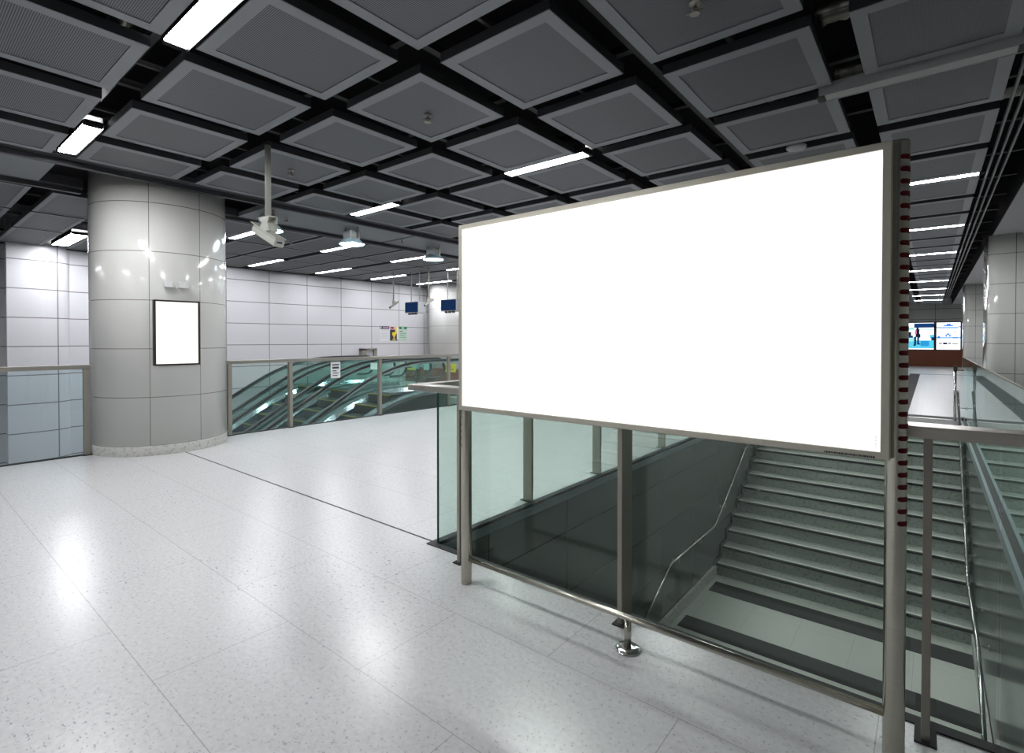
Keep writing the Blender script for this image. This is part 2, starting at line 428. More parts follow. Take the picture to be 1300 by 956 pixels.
# left railing of the stairwell
r = empty('glass_railing', (SX0, 7.6, 0), 'glass railing with green finned posts along the left side of the stairwell', 'railing')
B((-2.965, -2.87, 2.565, SY1 + .1, RB, RT), bev=.002).build('top_rail', 'rail', r)
ys = [3.823, 5.10, 6.90, 8.70, 10.5, 12.3]
for yy in ys: fin_post(r, -2.96, -2.86, yy - .0135, yy + .0135, RB)
yb = [2.625] + ys[1:] + [SY1 + .05]
for a, b in zip(yb[:-1], yb[1:]):
    B((SX0 - .035, SX0 - .025, a, b - .008, -.05, RB + .02)).build('glass_pane', 'glass', r)
# right glass balustrade, frameless
r = empty('glass_balustrade', (SX1, 8, 0), 'frameless glass balustrade on the right of the stairwell, mirroring the steps', 'railing')
gy = [2.62, 4.4, 6.2, 8.0, 9.8, 11.6, 13.6]
for a, b in zip(gy[:-1], gy[1:]):
    B((SX1 + .004, SX1 + .016, a, b - .008, -.05, 1.165)).build('glass_pane', 'glass', r)
B((SX1 + .002, SX1 + .018, 2.62, 13.592, 1.165, 1.175)).build('edge_cap', 'steel_dark', r)
# railings along the escalator void
def void_rail(y0, y1, posts, label, panes=None):
    r = empty('glass_railing', (XR, (y0 + y1) / 2, 0), label, 'railing')
    B((XR - .06, XR + .04, y0, y1, 1.125, 1.180), bev=.002).build('top_rail', 'rail', r)
    for yy in posts:
        p = B((XR - .045, XR + .03, yy - .03, yy + .03, 0, 1.125), bev=.002).build('post', 'steel_dark', r)
        B((XR - .06, XR + .06, yy - .05, yy + .05, 0, .012)).build('base_plate', 'black', p)
    ed = [y0] + [q for q in posts if y0 + .1 < q < y1 - .1] + [y1]
    for a, b in zip(ed[:-1], ed[1:]):
        B((XR - .012, XR, a + .02, b - .02, .0, 1.13)).build('glass_pane', 'glass_blue' if y1 < 3 else 'glass_esc', r)
    B((XR - .03, XR + .02, y0, y1, -.02, .014)).build('base_channel', 'black', r)
    return r
void_rail(-5.98, 1.755, [-4.1, -2.2, -.3, 1.72], 'blue tinted glass railing left of the big round column')
void_rail(3.46, 12.28, [3.49, 4.484, 6.343, 8.242, 10.14, 12.1], 'long green glass railing in front of the escalators')
# notices on that railing
def sheet(name, x, y0, y1, z0, z1, base, patches, label, cat='notice', th=.004, d=1):
    """flat print facing +x; patches (u0,u1,v0,v1,matindex) in 0..1 from the left-bottom as seen"""
    m = MB(); mats = [base] + [p[4] for p in patches]
    m.box(x, x + th, y0, y1, z0, z1, 0)
    for k, (u0, u1, v0, v1, mm) in enumerate(patches):
        xx = x + th + .0006 * (k + 1)
        ya, yb_ = y0 + (y1 - y0) * u0, y0 + (y1 - y0) * u1; za, zb = z0 + (z1 - z0) * v0, z0 + (z1 - z0) * v1
        m.quad((xx, ya, za), (xx, yb_, za), (xx, yb_, zb), (xx, ya, zb), k + 1)
    o = m.build(name, mats, recalc=False); return tag(o, label, cat)
lines_ = [(.12, .88, .78, .86, 'ink'), (.15, .85, .58, .70, 'ink'), (.15, .6, .42, .48, 'ink'), (.2, .8, .28, .33, 'ink'), (.15, .7, .14, .19, 'ink')]
sheet('paper_notice', XR + .001, 5.255, 5.45, .80, 1.10, 'paper', lines_, 'white printed notice taped on the escalator railing glass')
sheet('small_notice', XR + .001, 6.12, 6.28, .92, 1.05, 'cyan_sign', [(.1, .9, .6, .7, 'palegreen'), (.1, .9, .3, .4, 'palegreen')], 'small pale cyan notice on the railing glass near the middle post')

# ------------------------------------------------------------------ columns
def column(x, y, r_, label, skirt=True):
    m = MB(); m.lathe((x, y, 0), [(r_, 0), (r_, 4.34)], 96)
    o = m.build('round_column', 'column', loc=(x, y, 0)); tag(o, label, 'column')
    if skirt:
        k = MB(); k.lathe((x, y, 0), [(r_ + .004, .0), (r_ + .004, .125), (r_, .130)], 96, caps=False); k.build('skirting', 'skirt', o)
    return o
CX, CY, CR = -8.57, 2.58, .81
column(CX, CY, CR, 'big round pale panelled column with a small lit poster frame')
column(-14.10, 13.75, .86, 'round white column at the far end of the escalators')
# curved poster frame on the column
P = empty('poster_frame', (CX + CR, CY, 1.2), 'small blank white poster in a dark frame on the round column', 'poster frame')
a0, a1 = math.radians(-23.9), math.radians(14.2); z0, z1 = 1.17, 2.025
def arcbox(m, a0, a1, z0, z1, r0, r1, n=14, mi=0):
    rings = []
    for i in range(n + 1):
        a = a0 + (a1 - a0) * i / n; c, s = math.cos(a), math.sin(a)
        rings.append([(CX + r0 * c, CY + r0 * s, z0), (CX + r1 * c, CY + r1 * s, z0), (CX + r1 * c, CY + r1 * s, z1), (CX + r0 * c, CY + r0 * s, z1)])
    m.loft(rings, mi, False, True)
# the frame is flat: chord between the two angles, held off the curve
mid = (a0 + a1) / 2; hw = .262
nx, ny = math.cos(mid), math.sin(mid); tx, ty = -ny, nx
def onplate(u, d): return (CX + nx * (CR + d) + tx * u, CY + ny * (CR + d) + ty * u)
def plate(m, u0, u1, d0, d1, z0, z1, mi=0):
    a, b, c, d = onplate(u0, d0), onplate(u1, d0), onplate(u1, d1), onplate(u0, d1)
    m.loft([[(*a, z), (*b, z), (*c, z), (*d, z)] for z in (z0, z1)], mi, False, True)
m = MB(); plate(m, -hw, hw, -.045, .018, z0, z1); m.build('backing', 'black', P)
m = MB(); t_ = .022
for q in ((-hw, hw, z0, z0 + t_), (-hw, hw, z1 - t_, z1)): plate(m, q[0], q[1], .018, .034, q[2], q[3])
for q in ((-hw, -hw + t_), (hw - t_, hw)): plate(m, q[0], q[1], .018, .034, z0 + t_, z1 - t_)
m.build('frame', pri('dark_bronze', (.05, .035, .025), .35, .5), P)
m = MB(); plate(m, -hw + t_, hw - t_, .018, .024, z0 + t_, z1 - t_); m.build('light_panel', 'lampw', P)
for k, (ang, lb) in enumerate(((-11.3, 'small chrome bracket above the poster on the column, left one'), (-.6, 'small chrome bracket above the poster on the column, right one'))):
    a = math.radians(ang); c, s = math.cos(a), math.sin(a)
    m = MB()
    def pt(rr, u, z): return (CX + c * rr - s * u, CY + s * rr + c * u, z)
    for (u0, u1, r0, r1, za, zb) in ((-.05, .05, CR - .005, CR + .012, 2.20, 2.28), (-.055, .055, CR + .01, CR + .08, 2.195, 2.205), (-.055, -.045, CR + .01, CR + .075, 2.20, 2.24), (.045, .055, CR + .01, CR + .075, 2.20, 2.24)):
        m.loft([[pt(r0, u0, z), pt(r1, u0, z), pt(r1, u1, z), pt(r0, u1, z)] for z in (za, zb)], 0, False, True)
    o = m.build('shelf_bracket', 'bright_paint'); tag(o, lb, 'bracket')

# right-hand pilasters
def pil(x0, x1, y0, y1, label):
    m = MB(); r_ = .16; pts = []
    for cx, cy, s0 in ((x0 + r_, y0 + r_, PI), (x1 - r_, y0 + r_, 1.5 * PI), (x1 - r_, y1 - r_, 0), (x0 + r_, y1 - r_, .5 * PI)):
        for i in range(7): a = s0 + PI / 2 * i / 6; pts.append((cx + r_ * math.cos(a), cy + r_ * math.sin(a)))
    m.loft([[(x, y, z) for x, y in pts] for z in (0, ZC - .001)], 0, True, True)
    m.sm = [True] * len(m.sm)
    o = m.build('pilaster', 'pilaster'); return tag(o, label, 'pillar')
p_ = pil(.85, 2.9, 13.6, 14.9, 'pale tiled pillar at the right edge, nearer one'); 
p_ = pil(.92, 2.9, 25.0, 26.3, 'pale tiled pillar beside the far screens, farther one')

# ------------------------------------------------------------------ billboard
bb = empty('billboard', (-1.16, 2.27, 0), 'big blank white lightbox billboard on two steel posts in front of the stairwell', 'billboard')
X0, X1, ZB0, ZB1 = -2.206, -.108, 1.082, 2.188
YF, YB = 2.205, 2.262
PR = .033
def post_mesh(x):
    m = MB(); n = 28
    m.lathe((x, 2.285, 0), [(PR * .97, 0), (PR, .004), (PR, ZB1 + .006), (PR * .93, ZB1 + .014), (PR * .4, ZB1 + .016)], n); return m
slots = []
for x, lb, ac in ((X0 - .012, 0, math.radians(172)), (X1 + .014, 1, math.radians(-2))):
    p = post_mesh(x).build('post', 'steel', bb)
    # pill-shaped red slots down the side
    m = MB(); R_ = PR + .0007; hl = math.radians(62); hz = .0086
    pts = []
    for i in range(9): a = PI / 2 + PI * i / 8; pts.append((-hl + hz / R_ * math.cos(a), hz * math.sin(a)))
    for i in range(9): a = -PI / 2 + PI * i / 8; pts.append((hl + hz / R_ * math.cos(a), hz * math.sin(a)))
    # split into a strip so that it follows the tube
    def halfw(u):
        if abs(u) <= hl: return hz
        k = (abs(u) - hl) * R_; return math.sqrt(max(hz * hz - k * k, 0))
    us = [-hl - hz / R_ * math.cos(PI / 2 * i / 5) for i in range(5)] + [-hl + 2 * hl * i / 10 for i in range(11)] + [hl + hz / R_ * math.sin(PI / 2 * (i + 1) / 5) for i in range(5)]
    rows = [[(R_ * math.cos(ac + u), R_ * math.sin(ac + u), s * max(halfw(u), .0002)) for s in (-1, 1)] for u in us]
    m.loft(rows, 0, True, False, closed=False)
    z = 2.140; first = None; k = 0
    while z > .84:
        if first is None:
            o = m.build('red_slot', 'red', p, recalc=False); first = o; me = o.data
        else:
            o = first.copy(); COL.objects.link(o)
        o.location = Vector((x, 2.285, z)) - wloc(p); z -= .0428; k += 1
# frame: mitred, bevelled towards the panel
def ringrect(y, g): return [(X0 + g, y, ZB0 + g), (X1 - g, y, ZB0 + g), (X1 - g, y, ZB1 - g), (X0 + g, y, ZB1 - g)]
m = MB(); m.loft([ringrect(YB, 0), ringrect(YF + .004, 0), ringrect(YF, .003), ringrect(YF, .026), ringrect(YF + .006, .028)], 0, False, False)
m.build('frame', 'frame_steel', bb)
m = MB(); m.face(ringrect(YB, .0)); m.build('back_panel', 'esc_side', bb, recalc=False)
m = MB(); m.box(X0 + .026, X1 - .026, YF + .004, YF + .012, ZB0 + .026, ZB1 - .026); m.build('light_panel', 'lampw', bb)
# tiny marks at the lower right corner
m = MB(); random.seed(3); x = X1 - .195
while x < X1 - .045:
    ww = random.choice((.003, .004, .006)); m.box(x, x + ww, YF - .0006, YF + .0003, ZB0 + .004, ZB0 + .0105); x += ww + .0018
m.build('maker_mark', 'ink', bb)
m = MB()
for k in range(7): m.box(X1 - .0405, X1 - .0385, YF + .0030, YF + .0042, ZB0 + .045 + k * .006, ZB0 + .048 + k * .006 + (.001 if k % 2 else 0))
m.build('corner_mark', 'ink', bb)
m = MB(); m.tube([(X0 + .0, 2.285, .155), (X1 + 0, 2.285, .155)], .0155, 16); m.build('foot_rail', 'steel', bb)
m = MB(); m.tube([(-1.132, 2.285, .15), (-1.132, 2.285, .0)], .0165, 16)
ft = m.build('foot', 'steel', bb)
m = MB(); m.lathe((-1.132, 2.285, 0), [(.062, 0), (.062, .005), (.058, .008), (.02, .010)], 32); m.build('floor_flange', 'chrome', ft)

# ------------------------------------------------------------------ ceiling panels
def panel_mesh(wx, wy, rim=.09, name='ceiling_panel', h=.075):
    m = MB(); a, b = wx / 2, wy / 2
    def rr(x, y, z): return [(-x, -y, z), (x, -y, z), (x, y, z), (-x, y, z)]
    m.loft([rr(a, b, h), rr(a, b, .004)], 1, False, False)
    m.loft([rr(a, b, .004), rr(a - .004, b - .004, 0), rr(a - rim, b - rim, 0), rr(a - rim, b - rim, .006)], 0, False, False)
    m.face(rr(a, b, h), 1)
    s = MB(); s.face(rr(a - rim, b - rim, .006)[::-1], 0)
    return m, s
PG = {}
def panel(cx, cy, wx, wy, label, group, rim=.09, z=ZC):
    key = (round(wx, 3), round(wy, 3), rim)
    if key in PG:
        src = PG[key]; o = src.copy(); COL.objects.link(o); c = src.children[0].copy(); COL.objects.link(c); c.parent = o
    else:
        m, s = panel_mesh(wx, wy, rim); o = m.build('ceiling_raft', ['panel_frame', 'panel_side']); s.build('perforated_sheet', 'perf', o, recalc=False); PG[key] = o
    o.location = (cx, cy, z); tag(o, label, 'ceiling panel', group); o['kind'] = 'thing'
    return o
colsA = [tuple(KS * q for q in p) for p in [(-8.345, -7.45), (-7.175, -6.105), (-5.83, -4.735), (-4.49, -3.40), (-3.15, -2.06), (-1.812, -.702), (-.462, .508)]]
rowsY = [(KS * (1.60 + 1.345 * k), KS * (2.71 + 1.345 * k)) for k in range(-6, 30)]
def near_column(xa, xb, ya, yb):
    return xb > CX - CR and xa < CX + CR and yb > CY - CR and ya < CY + CR
hole = lambda xa, xb, ya, yb: math.hypot(max(xa - CX, 0, CX - xb), max(ya - CY, 0, CY - yb)) < CR + .01
for ci, (xa, xb) in enumerate(colsA):
    for (ya, yb) in rowsY:
        if ci < 5 and ya > 17: continue
        pass
        if ci == 0: L, G = 'narrower grey perforated panel in the ceiling row beside the escalator void', 'ceiling panels along the void edge'
        elif ci == 6: L, G = 'grey perforated ceiling panel in the right row, above the stairs corridor', 'ceiling panels of the right row'
        else: L, G = 'square grey perforated panel in the dark ceiling grid over the concourse', 'square ceiling panels over the concourse'
        if hole(xa, xb, ya, yb):
            # panel trimmed to stop at the column
            if xa < CX + CR: xa_, = (CX + CR + .01,)
            panel((xa_ + xb) / 2, (ya + yb) / 2, xb - xa_, yb - ya, L, G)
        else:
            panel((xa + xb) / 2, (ya + yb) / 2, xb - xa, yb - ya, L, G)
# edge rail between the two ceilings
struct(B((-7.735, -7.67, YS, YE, ZC - .03, ZC + .10), (-7.67, -7.50, YS, YE, ZC + .03, ZC + .09)).build('trim_4', 'panel_side'), 'dark grey edge rail between the two ceiling areas', 'trim')
# ceiling over the escalators
GB = 'grey ceiling panels over the escalators'; LB = 'pale grey perforated panel in the ceiling over the escalators'
rowsB = [(.62, 1.48), (-.62, .50), (-1.80, -.74), (-3.1, -2.04), (1.74, 2.52)]
y = 2.985
while y < 30:
    rowsB.append((y, y + .93)); rowsB.append((y + 1.04, y + 1.97)); y += 2.22
rowsB = [(a * KS, b * KS) for a, b in rowsB if a < 20]
for (xa, xb) in ((-12.33, -10.42), (-14.28, -12.42), (-16.75, -14.37)):
    for ya, yb in rowsB:
        xe = min(xb * KS, CX - CR - .02) if (ya < CY + CR and yb > CY - CR) else xb * KS
        panel((xa * KS + xe) / 2, (ya + yb) / 2, xe - xa * KS, yb - ya, LB, GB, rim=.065)
for ya, yb in ((-4.0, -1.2), (-1.1, 1.48), (4.22, 7.4), (7.48, 10.6), (10.68, 13.8), (13.88, 17.0), (17.08, 20.2)):
    m = B((-9.93 * KS, -8.80 * KS, ya * KS, yb * KS, ZC, ZC + .07)); o = m.build('ceiling_strip', 'stripB')
    tag(o, 'long plain grey ceiling strip beside the edge rail', 'ceiling panel', 'long ceiling strips'); o['kind'] = 'thing'
m = MB()
for ya, yb in ((YS, CY - .80), (CY + .80, YE)):
    m.box(-9.22, -8.89, ya, yb, ZC + .02, ZC + .14); m.box(-9.09, -9.02, ya, yb, ZC - .03, ZC + .02)
struct(m.build('trim_5', 'panel_side'), 'dark service channel between ceiling strips', 'trim')
# wall-head shadow rail
struct(B((XW, XW + .12, YS, YE, ZC - .01, ZC + .12)).build('trim_6', 'panel_side'), 'dark rail where ceiling meets the left wall', 'trim')
# right track gap
for x in (.51, .575, .64):
    o = B((x - .008, x + .008, YS + .01, YE - .01, ZC - .02, ZC + .02)).build('ceiling_track', 'track')
    tag(o, 'thin grey metal track running the length of the right ceiling gap', 'track', 'three parallel ceiling tracks')
# plenum steel: black bars crossing above the gaps
m = MB()
for k in range(-5, 30):
    y = (1.48 + 1.345 * k) * KS
    m.box(-7.6, .88, y - .03, y + .03, 3.74, 3.80)
for x in (-7.31, -5.97, -4.61, -3.27, -1.94):
    m.box(x * KS - .03, x * KS + .03, YS, YE, 3.66, 3.71)
for xa, xb in colsA: m.box((xa + xb) / 2 - .015, (xa + xb) / 2 + .015, YS, YE, ZC + .075, ZC + .11)
for xc in (-11.375, -13.35, -15.56): m.box(xc * KS - .015, xc * KS + .015, YS, YE, ZC + .075, ZC + .11)
struct(m.build('ceiling_grid', 'joist'), 'black carrier grid above the ceiling panels', 'ceiling')
# ribbed foil ducts seen in the gaps
def duct(x0, x1, y, z, r_, label):
    x0, x1, y, z, r_ = x0 * KS, x1 * KS, y * KS, 1.5 + (z - 1.5) * KS, r_ * KS
    n = int((x1 - x0) / .035); m = MB()
    m.tube([(x0 + (x1 - x0) * i / n, y, z) for i in range(n + 1)], [r_ * (1 + (.12 if i % 2 else 0) + .05 * math.sin(i * 1.7)) for i in range(n + 1)], 16)
    o = m.build('foil_duct', 'foil'); tag(o, label, 'duct')
duct(-.75, -.38, 4.86, 4.16, .10, 'ribbed foil duct glinting in the wide dark ceiling gap, near one')
duct(-.75, -.38, 5.95, 4.12, .12, 'ribbed foil duct in the wide dark ceiling gap behind the unlit lamp')
duct(-5.45, -4.75, 1.27, 4.14, .09, 'ribbed foil duct beside the end of the brightest ceiling lamp')
duct(.50, .80, 7.4, 4.1, .09, 'foil duct in the dark gap beside the ceiling tracks')

# ------------------------------------------------------------------ lamps
def lamp(name, cx, cy, L, W, label, lit=True, z=ZC, group=None, mat='lamp'):
    cx, cy, L, W = cx * KS, cy * KS, L * KS, W * KS
    r = empty(name, (cx, cy, z), label, 'ceiling lamp', group)
    m = MB(); a = L / 2; b = W / 2
    # trough-shaped housing, open below
    m.loft([[(cx - a - .04, cy - b - .006, z + .0), (cx - a - .04, cy - b + .004, z + .10), (cx - a - .04, cy + b - .004, z + .10), (cx - a - .04, cy + b + .006, z)],
            [(cx + a + .04, cy - b - .006, z + .0), (cx + a + .04, cy - b + .004, z + .10), (cx + a + .04, cy + b - .004, z + .10), (cx + a + .04, cy + b + .006, z)]], 0, False, False, closed=False)
    m.build('housing', 'grey_paint' if not lit else 'housing', r, recalc=False)
    m = MB()
    m.loft([[(x, cy - b, z + .045), (x, cy - b * .92, z + .004), (x, cy + b * .92, z + .004), (x, cy + b, z + .045)] for x in (cx - a, cx + a)], 0, False, True)
    m.build('diffuser', mat if lit else 'lamp_off', r)
    for s in (-1, 1):
        x = cx + s * (a + .03)
        B((x - .0295, x + .028, cy - b * .98, cy + b * .98, z + .001, z + .052), bev=.006).build('end_socket', 'housing' if lit else 'joist', r)
    return r
LW = .168
def lab(i): return i
A_l = {(-3.94, 1.47): 'brightest long fluorescent lamp at the top left of the photo', (-7.58, 1.47): 'bright fluorescent lamp just above and left of the round column',
       (-3.93, 5.53): 'fluorescent lamp in the ceiling just above the left half of the billboard', (-7.62, 5.53): 'fluorescent lamp beside the void edge, right of the hanging camera pole'}
for k in range(-2, 7):
    y = 1.48 + 4.035 * k
    for x in (-3.93, -7.60):
        L = None
        if k == 0: L = A_l[(-3.94, 1.47)] if x > -5 else A_l[(-7.58, 1.47)]
        elif k == 1: L = A_l[(-3.93, 5.53)] if x > -5 else A_l[(-7.62, 5.53)]
        elif k < 0: L = 'unseen fluorescent lamp added for light behind the viewer'  # unseen rear lamps, added to brighten the front of the floor
        else: L = 'fluorescent concourse lamp hidden behind the billboard'
        if x < -5 and k > 3: continue
        lamp('fluorescent_lamp', x, y, 1.24 if x > -5 else 1.20, LW, L, group=None if k in (0, 1) else ('unseen lamps added behind the viewer' if k < 0 else 'lamps behind the billboard'))
R_l = {2: 'nearest bright lamp in the right ceiling row, right of the billboard', 3: 'second bright lamp in the right ceiling row', 4: 'third bright lamp in the right ceiling row',
       5: 'fourth lamp in the right ceiling row', 6: 'fifth lamp in the right ceiling row', 7: 'sixth lamp in the right ceiling row', 8: 'seventh lamp in the right ceiling row', 9: 'farthest lamp of the right ceiling row, near the end wall'}
for k in (2, 3, 4, 5, 6, 7, 8, 9):
    y = 1.48 + 4.035 * k
    lamp('fluorescent_lamp', -.135, y, 1.25, .15, R_l.get(k, 'fluorescent lamp of the right row behind the viewer'))
lamp('unlit_lamp', -.135, 5.525, 1.27, .15, 'unlit grey fluorescent batten slung below the right ceiling row', lit=False, z=ZC - .05)
lamp('unlit_lamp', -.135, 1.47, 1.27, .15, 'unlit fluorescent batten above the viewer', lit=False, z=ZC - .05)
nB = {0: 'short bright lamp above the rounded wall bulge at far left'}
namesB = {(0, 2): 'lamp over the escalators just right of the round column', (1, 2): 'bright lamp over the escalators right of the hanging camera',
          (0, 3): 'lamp near the left wall above the third wall panel', (1, 3): 'lamp over the escalators beside the farthest floodlight',
          (0, 4): 'lamp near the left wall above the hanging screens, nearer one', (0, 5): 'farthest lamp near the left wall, above the white column',
          (1, 4): 'lamp over the escalators partly cut off by the top left corner of the billboard'}
for k in range(0, 8):
    y = 2.80 + 2.22 * (k if k == 0 else k) + (.04 if k else 0)
    if k == 1: kk = 1
    for j, x in ((0, -15.32), (1, -11.35)):
        if j == 1 and k == 0: continue
        idx = {0: 0, 1: 1, 2: 2, 3: 3, 4: 4, 5: 5}.get(k, 6)
        if k == 0: L = nB[0]
        elif k == 1: L = 'escalator lamp hidden behind the round column'
        else: L = namesB.get((j, k), 'far lamp over the escalators hidden behind the billboard')
        lamp('fluorescent_lamp', x, y, 1.95 if j == 0 else 1.75, .15 if k else .30, L, mat='lampb', group='escalator lamps hidden by the column' if k == 1 else ('hidden far escalator lamps' if (j, k) not in namesB and k else None))
for y in (-1.92, -3.4):
    lamp('fluorescent_lamp', -13.3, y, 1.9, .15, 'fluorescent lamp over the void, left of the photo', mat='lampb', group='void lamps left of the photo')

# ------------------------------------------------------------------ floodlights on the ceiling strip
def flood(x, y, label):
    x *= KS; y *= KS
    r = empty('floodlight', (x, y, ZC), label, 'floodlight')
    m = B((x - .20, x - .17, y - .012, y + .012, ZC - .20, ZC), (x + .17, x + .20, y - .012, y + .012, ZC - .20, ZC), (x - .20, x + .20, y - .015, y + .015, ZC - .09, ZC - .07)); m.build('yoke', 'steel_dark', r)
    B((x - .13, x + .13, y - .10, y + .10, ZC - .22, ZC - .06), bev=.02).build('gear_box', 'grey_paint', r)
    m = MB(); m.lathe((x, y, ZC), [(.10, -.18), (.15, -.21), (.20, -.26), (.225, -.295), (.22, -.30)], 28, caps=False); m.build('reflector', 'floodshell', r)
    m = MB(); m.lathe((x, y, ZC), [(.21, -.292), (.21, -.295)], 28); m.build('lens', 'flood', r)
flood(-9.15, 4.40, 'floodlight on the ceiling strip behind the hanging camera')
flood(-9.15, 6.10, 'floodlight on the ceiling strip in the middle, right of the camera')
flood(-9.35, 8.50, 'farthest floodlight on the ceiling strip, near the billboard edge')

# ------------------------------------------------------------------ security cameras
def cctv(x, y, zb, L, ang, tilt, pole_r, label):
    r = empty('security_camera', (x, y, ZC), label, 'camera')
    m = MB(); m.tube([(x, y, ZC + .002), (x, y, zb)], pole_r, 16); m.build('pole', 'white_paint', r)
    R0 = Matrix.Translation((x, y, zb)) @ Matrix.Rotation(ang, 4, 'Z'); piv = Matrix.Translation((0, 0, -.19 * L / .5))
    R1 = R0 @ piv @ Matrix.Rotation(tilt, 4, 'Y') @ piv.inverted()
    def tr(m, name, mat):
        R = R0 if name == 'bracket' else R1
        m.v = [tuple(R @ Vector(p)) for p in m.v]; return m.build(name, mat, r)
    k = L / .5
    m = MB()
    # waisted bracket plates, either side
    for s in (-1, 1):
        yy = s * .05 * k
        pr = [(-.11, -.02), (.11, -.02), (.07, -.09), (.11, -.19), (-.02, -.20), (-.10, -.15), (-.05, -.09)]
        m.loft([[(px * k, yy - .006 * k, pz * k) for px, pz in pr], [(px * k, yy + .006 * k, pz * k) for px, pz in pr]], 0, False, True)
    m.box(-.11 * k, .11 * k, -.05 * k, .05 * k, -.03 * k, -.015 * k)
    tr(m, 'bracket', 'white_paint')
    def sect(xx, s): return [(xx, yy * s * k, -.235 * k + zz * s * k) for yy, zz in ((-.055, -.045), (.055, -.045), (.062, -.03), (.062, .03), (.045, .052), (-.045, .052), (-.062, .03), (-.062, -.03))]
    m = MB(); m.loft([sect(-.24 * k, .96), sect(-.22 * k, 1), sect(.27 * k, 1), sect(.28 * k, .94)], 0, False, True)
    tr(m, 'body', 'white_paint')
    m = MB(); m.box(-.30 * k, .29 * k, -.068 * k, .068 * k, -.182 * k, -.172 * k); tr(m, 'sunshield', 'white_paint')
    m = MB(); m.tube([(-.30 * k, 0, -.235 * k), (-.235 * k, 0, -.235 * k)], .045 * k, 20); tr(m, 'lens', 'rubber')
    m = MB(); m.box(.281 * k, .2835 * k, -.035 * k, .03 * k, -.235 * k, -.215 * k); tr(m, 'label', 'navy')
    return r
cctv(-6.05 * KS, 2.91 * KS, 2.80, .44, math.radians(5), math.radians(26), .030, 'white security camera hanging on a long pole right of the column')
cctv(-12.60, 9.85, 2.70, .29, math.radians(60), math.radians(-35), .022, 'small camera on a thin pole left of the nearer hanging screen')
cctv(-11.04, 9.85, 2.70, .29, math.radians(60), math.radians(-35), .022, 'small camera on a thin pole left of the hanging screen near the billboard')

# hanging screens
def hang(x0, x1, y, z0, z1, label):
    r = empty('hanging_screen', ((x0 + x1) / 2, y, ZC), label, 'screen')
    B((x0, x1, y, y + .30, z0, z1), bev=.01).build('casing', 'grey_paint', r)
    B((x0 + .02, x1 - .02, y - .006, y, z0 + .02, z1 - .02)).build('display', 'screen_off', r)
    m = MB()
    for xx in (x0 + .12, x1 - .12): m.tube([(xx, y + .15, ZC + .002), (xx, y + .15, z1)], .016, 10)
    m.build('rods', 'white_paint', r)
    B(*[((x0 + x1) / 2 + d - .03, (x0 + x1) / 2 + d + .03, y + .02, y + .08, z0 - .05, z0) for d in (-.14, 0, .14)]).build('sensors', 'rubber', r)
hang(-12.08, -11.48, 9.85, 2.297, 2.625, 'small dark blue screen hanging in front of the left wall')
hang(-10.54, -9.93, 9.85, 2.297, 2.625, 'small dark blue screen hanging next to the billboard edge')

# sprinklers, detectors
def sprinkler(x, y, label):
    x *= KS; y *= KS
    m = MB(); m.lathe((x, y, ZC), [(.035, 0), (.035, -.006), (.012, -.008), (.012, -.03), (.02, -.032), (.02, -.045), (.008, -.047), (.008, -.06), (.03, -.062), (.03, -.066)], 14)
    for a in (0, PI / 2):
        c, s = math.cos(a), math.sin(a); m.tube([(x - .05 * c, y - .05 * s, ZC - .05), (x + .05 * c, y + .05 * s, ZC - .05)], .005, 6)
    tag(m.build('sprinkler', 'steel_dark'), label, 'sprinkler')
sprinkler(-3.972, 3.538, 'sprinkler head in the ceiling panel left of top centre')
sprinkler(-6.69, 3.53, 'sprinkler head on the ceiling panel right of the camera pole')
sprinkler(-1.258, 3.51, 'sprinkler head at the top edge of the photo, right of centre')
sprinkler(-9.36, 4.85, 'sprinkler head on the ceiling strip near the hanging camera')
sprinkler(-9.36, 7.55, 'sprinkler head on the ceiling strip between two floodlights')
sprinkler(-11.4, 6.0, 'sprinkler head over the escalators below the first lamp')
m = MB(); m.lathe((-1.248 * KS, 6.844 * KS, ZC), [(.095, .0), (.095, -.018), (.08, -.03), (.03, -.034)], 28)
tag(m.build('smoke_detector', 'grey_paint'), 'round smoke detector between ceiling panels above the billboard', 'detector')
# linear slot detail: small clamp blocks in the gaps
# ------------------------------------------------------------------ end wall screens and base
yy = YE
tag(B((-5.0, 1.38, yy - .25, yy - .001, .0, .92)).build('wall_base_board', 'wood_board'), 'orange brown board under the two far screens', 'panel')
def far_screen(x0, x1, z0, z1, patches, label):
    y = yy - .12
    r = empty('wall_screen', ((x0 + x1) / 2, y, z0), label, 'screen')
    B((x0 - .05, x1 + .05, y, yy - .001, z0 - .04, z1 + .05)).build('bezel', 'black', r)
    m = MB(); mats = [patches[0]]; m.box(x0, x1, y - .004, y, z0, z1, 0)
    for k, (u0, u1, v0, v1, c) in enumerate(patches[1:]):
        if c not in mats: mats.append(c)
        mi = mats.index(c); d = y - .005 - .001 * k
        m.quad((x0 + (x1 - x0) * u0, d, z0 + (z1 - z0) * v0), (x0 + (x1 - x0) * u1, d, z0 + (z1 - z0) * v0), (x0 + (x1 - x0) * u1, d, z0 + (z1 - z0) * v1), (x0 + (x1 - x0) * u0, d, z0 + (z1 - z0) * v1), mi)
    m.build('picture', mats, r, recalc=False)
E_ = {}
def em(n, c, s=1.0):
    if n not in E_: E_[n] = emis('screen_' + n, c, s)
    return E_[n]
W_, CY_, BL, DB, KK, PK = em('white', (.95, .98, 1), 1.5), em('cyan', (.10, .62, .85), 1.1), em('blue', (.04, .22, .9), 1.1), em('deepblue', (.01, .05, .18)), em('dark', (.012, .02, .04)), em('pink', (.8, .2, .4))
TEAL = em('teal', (.35, .8, .78), 1.1)
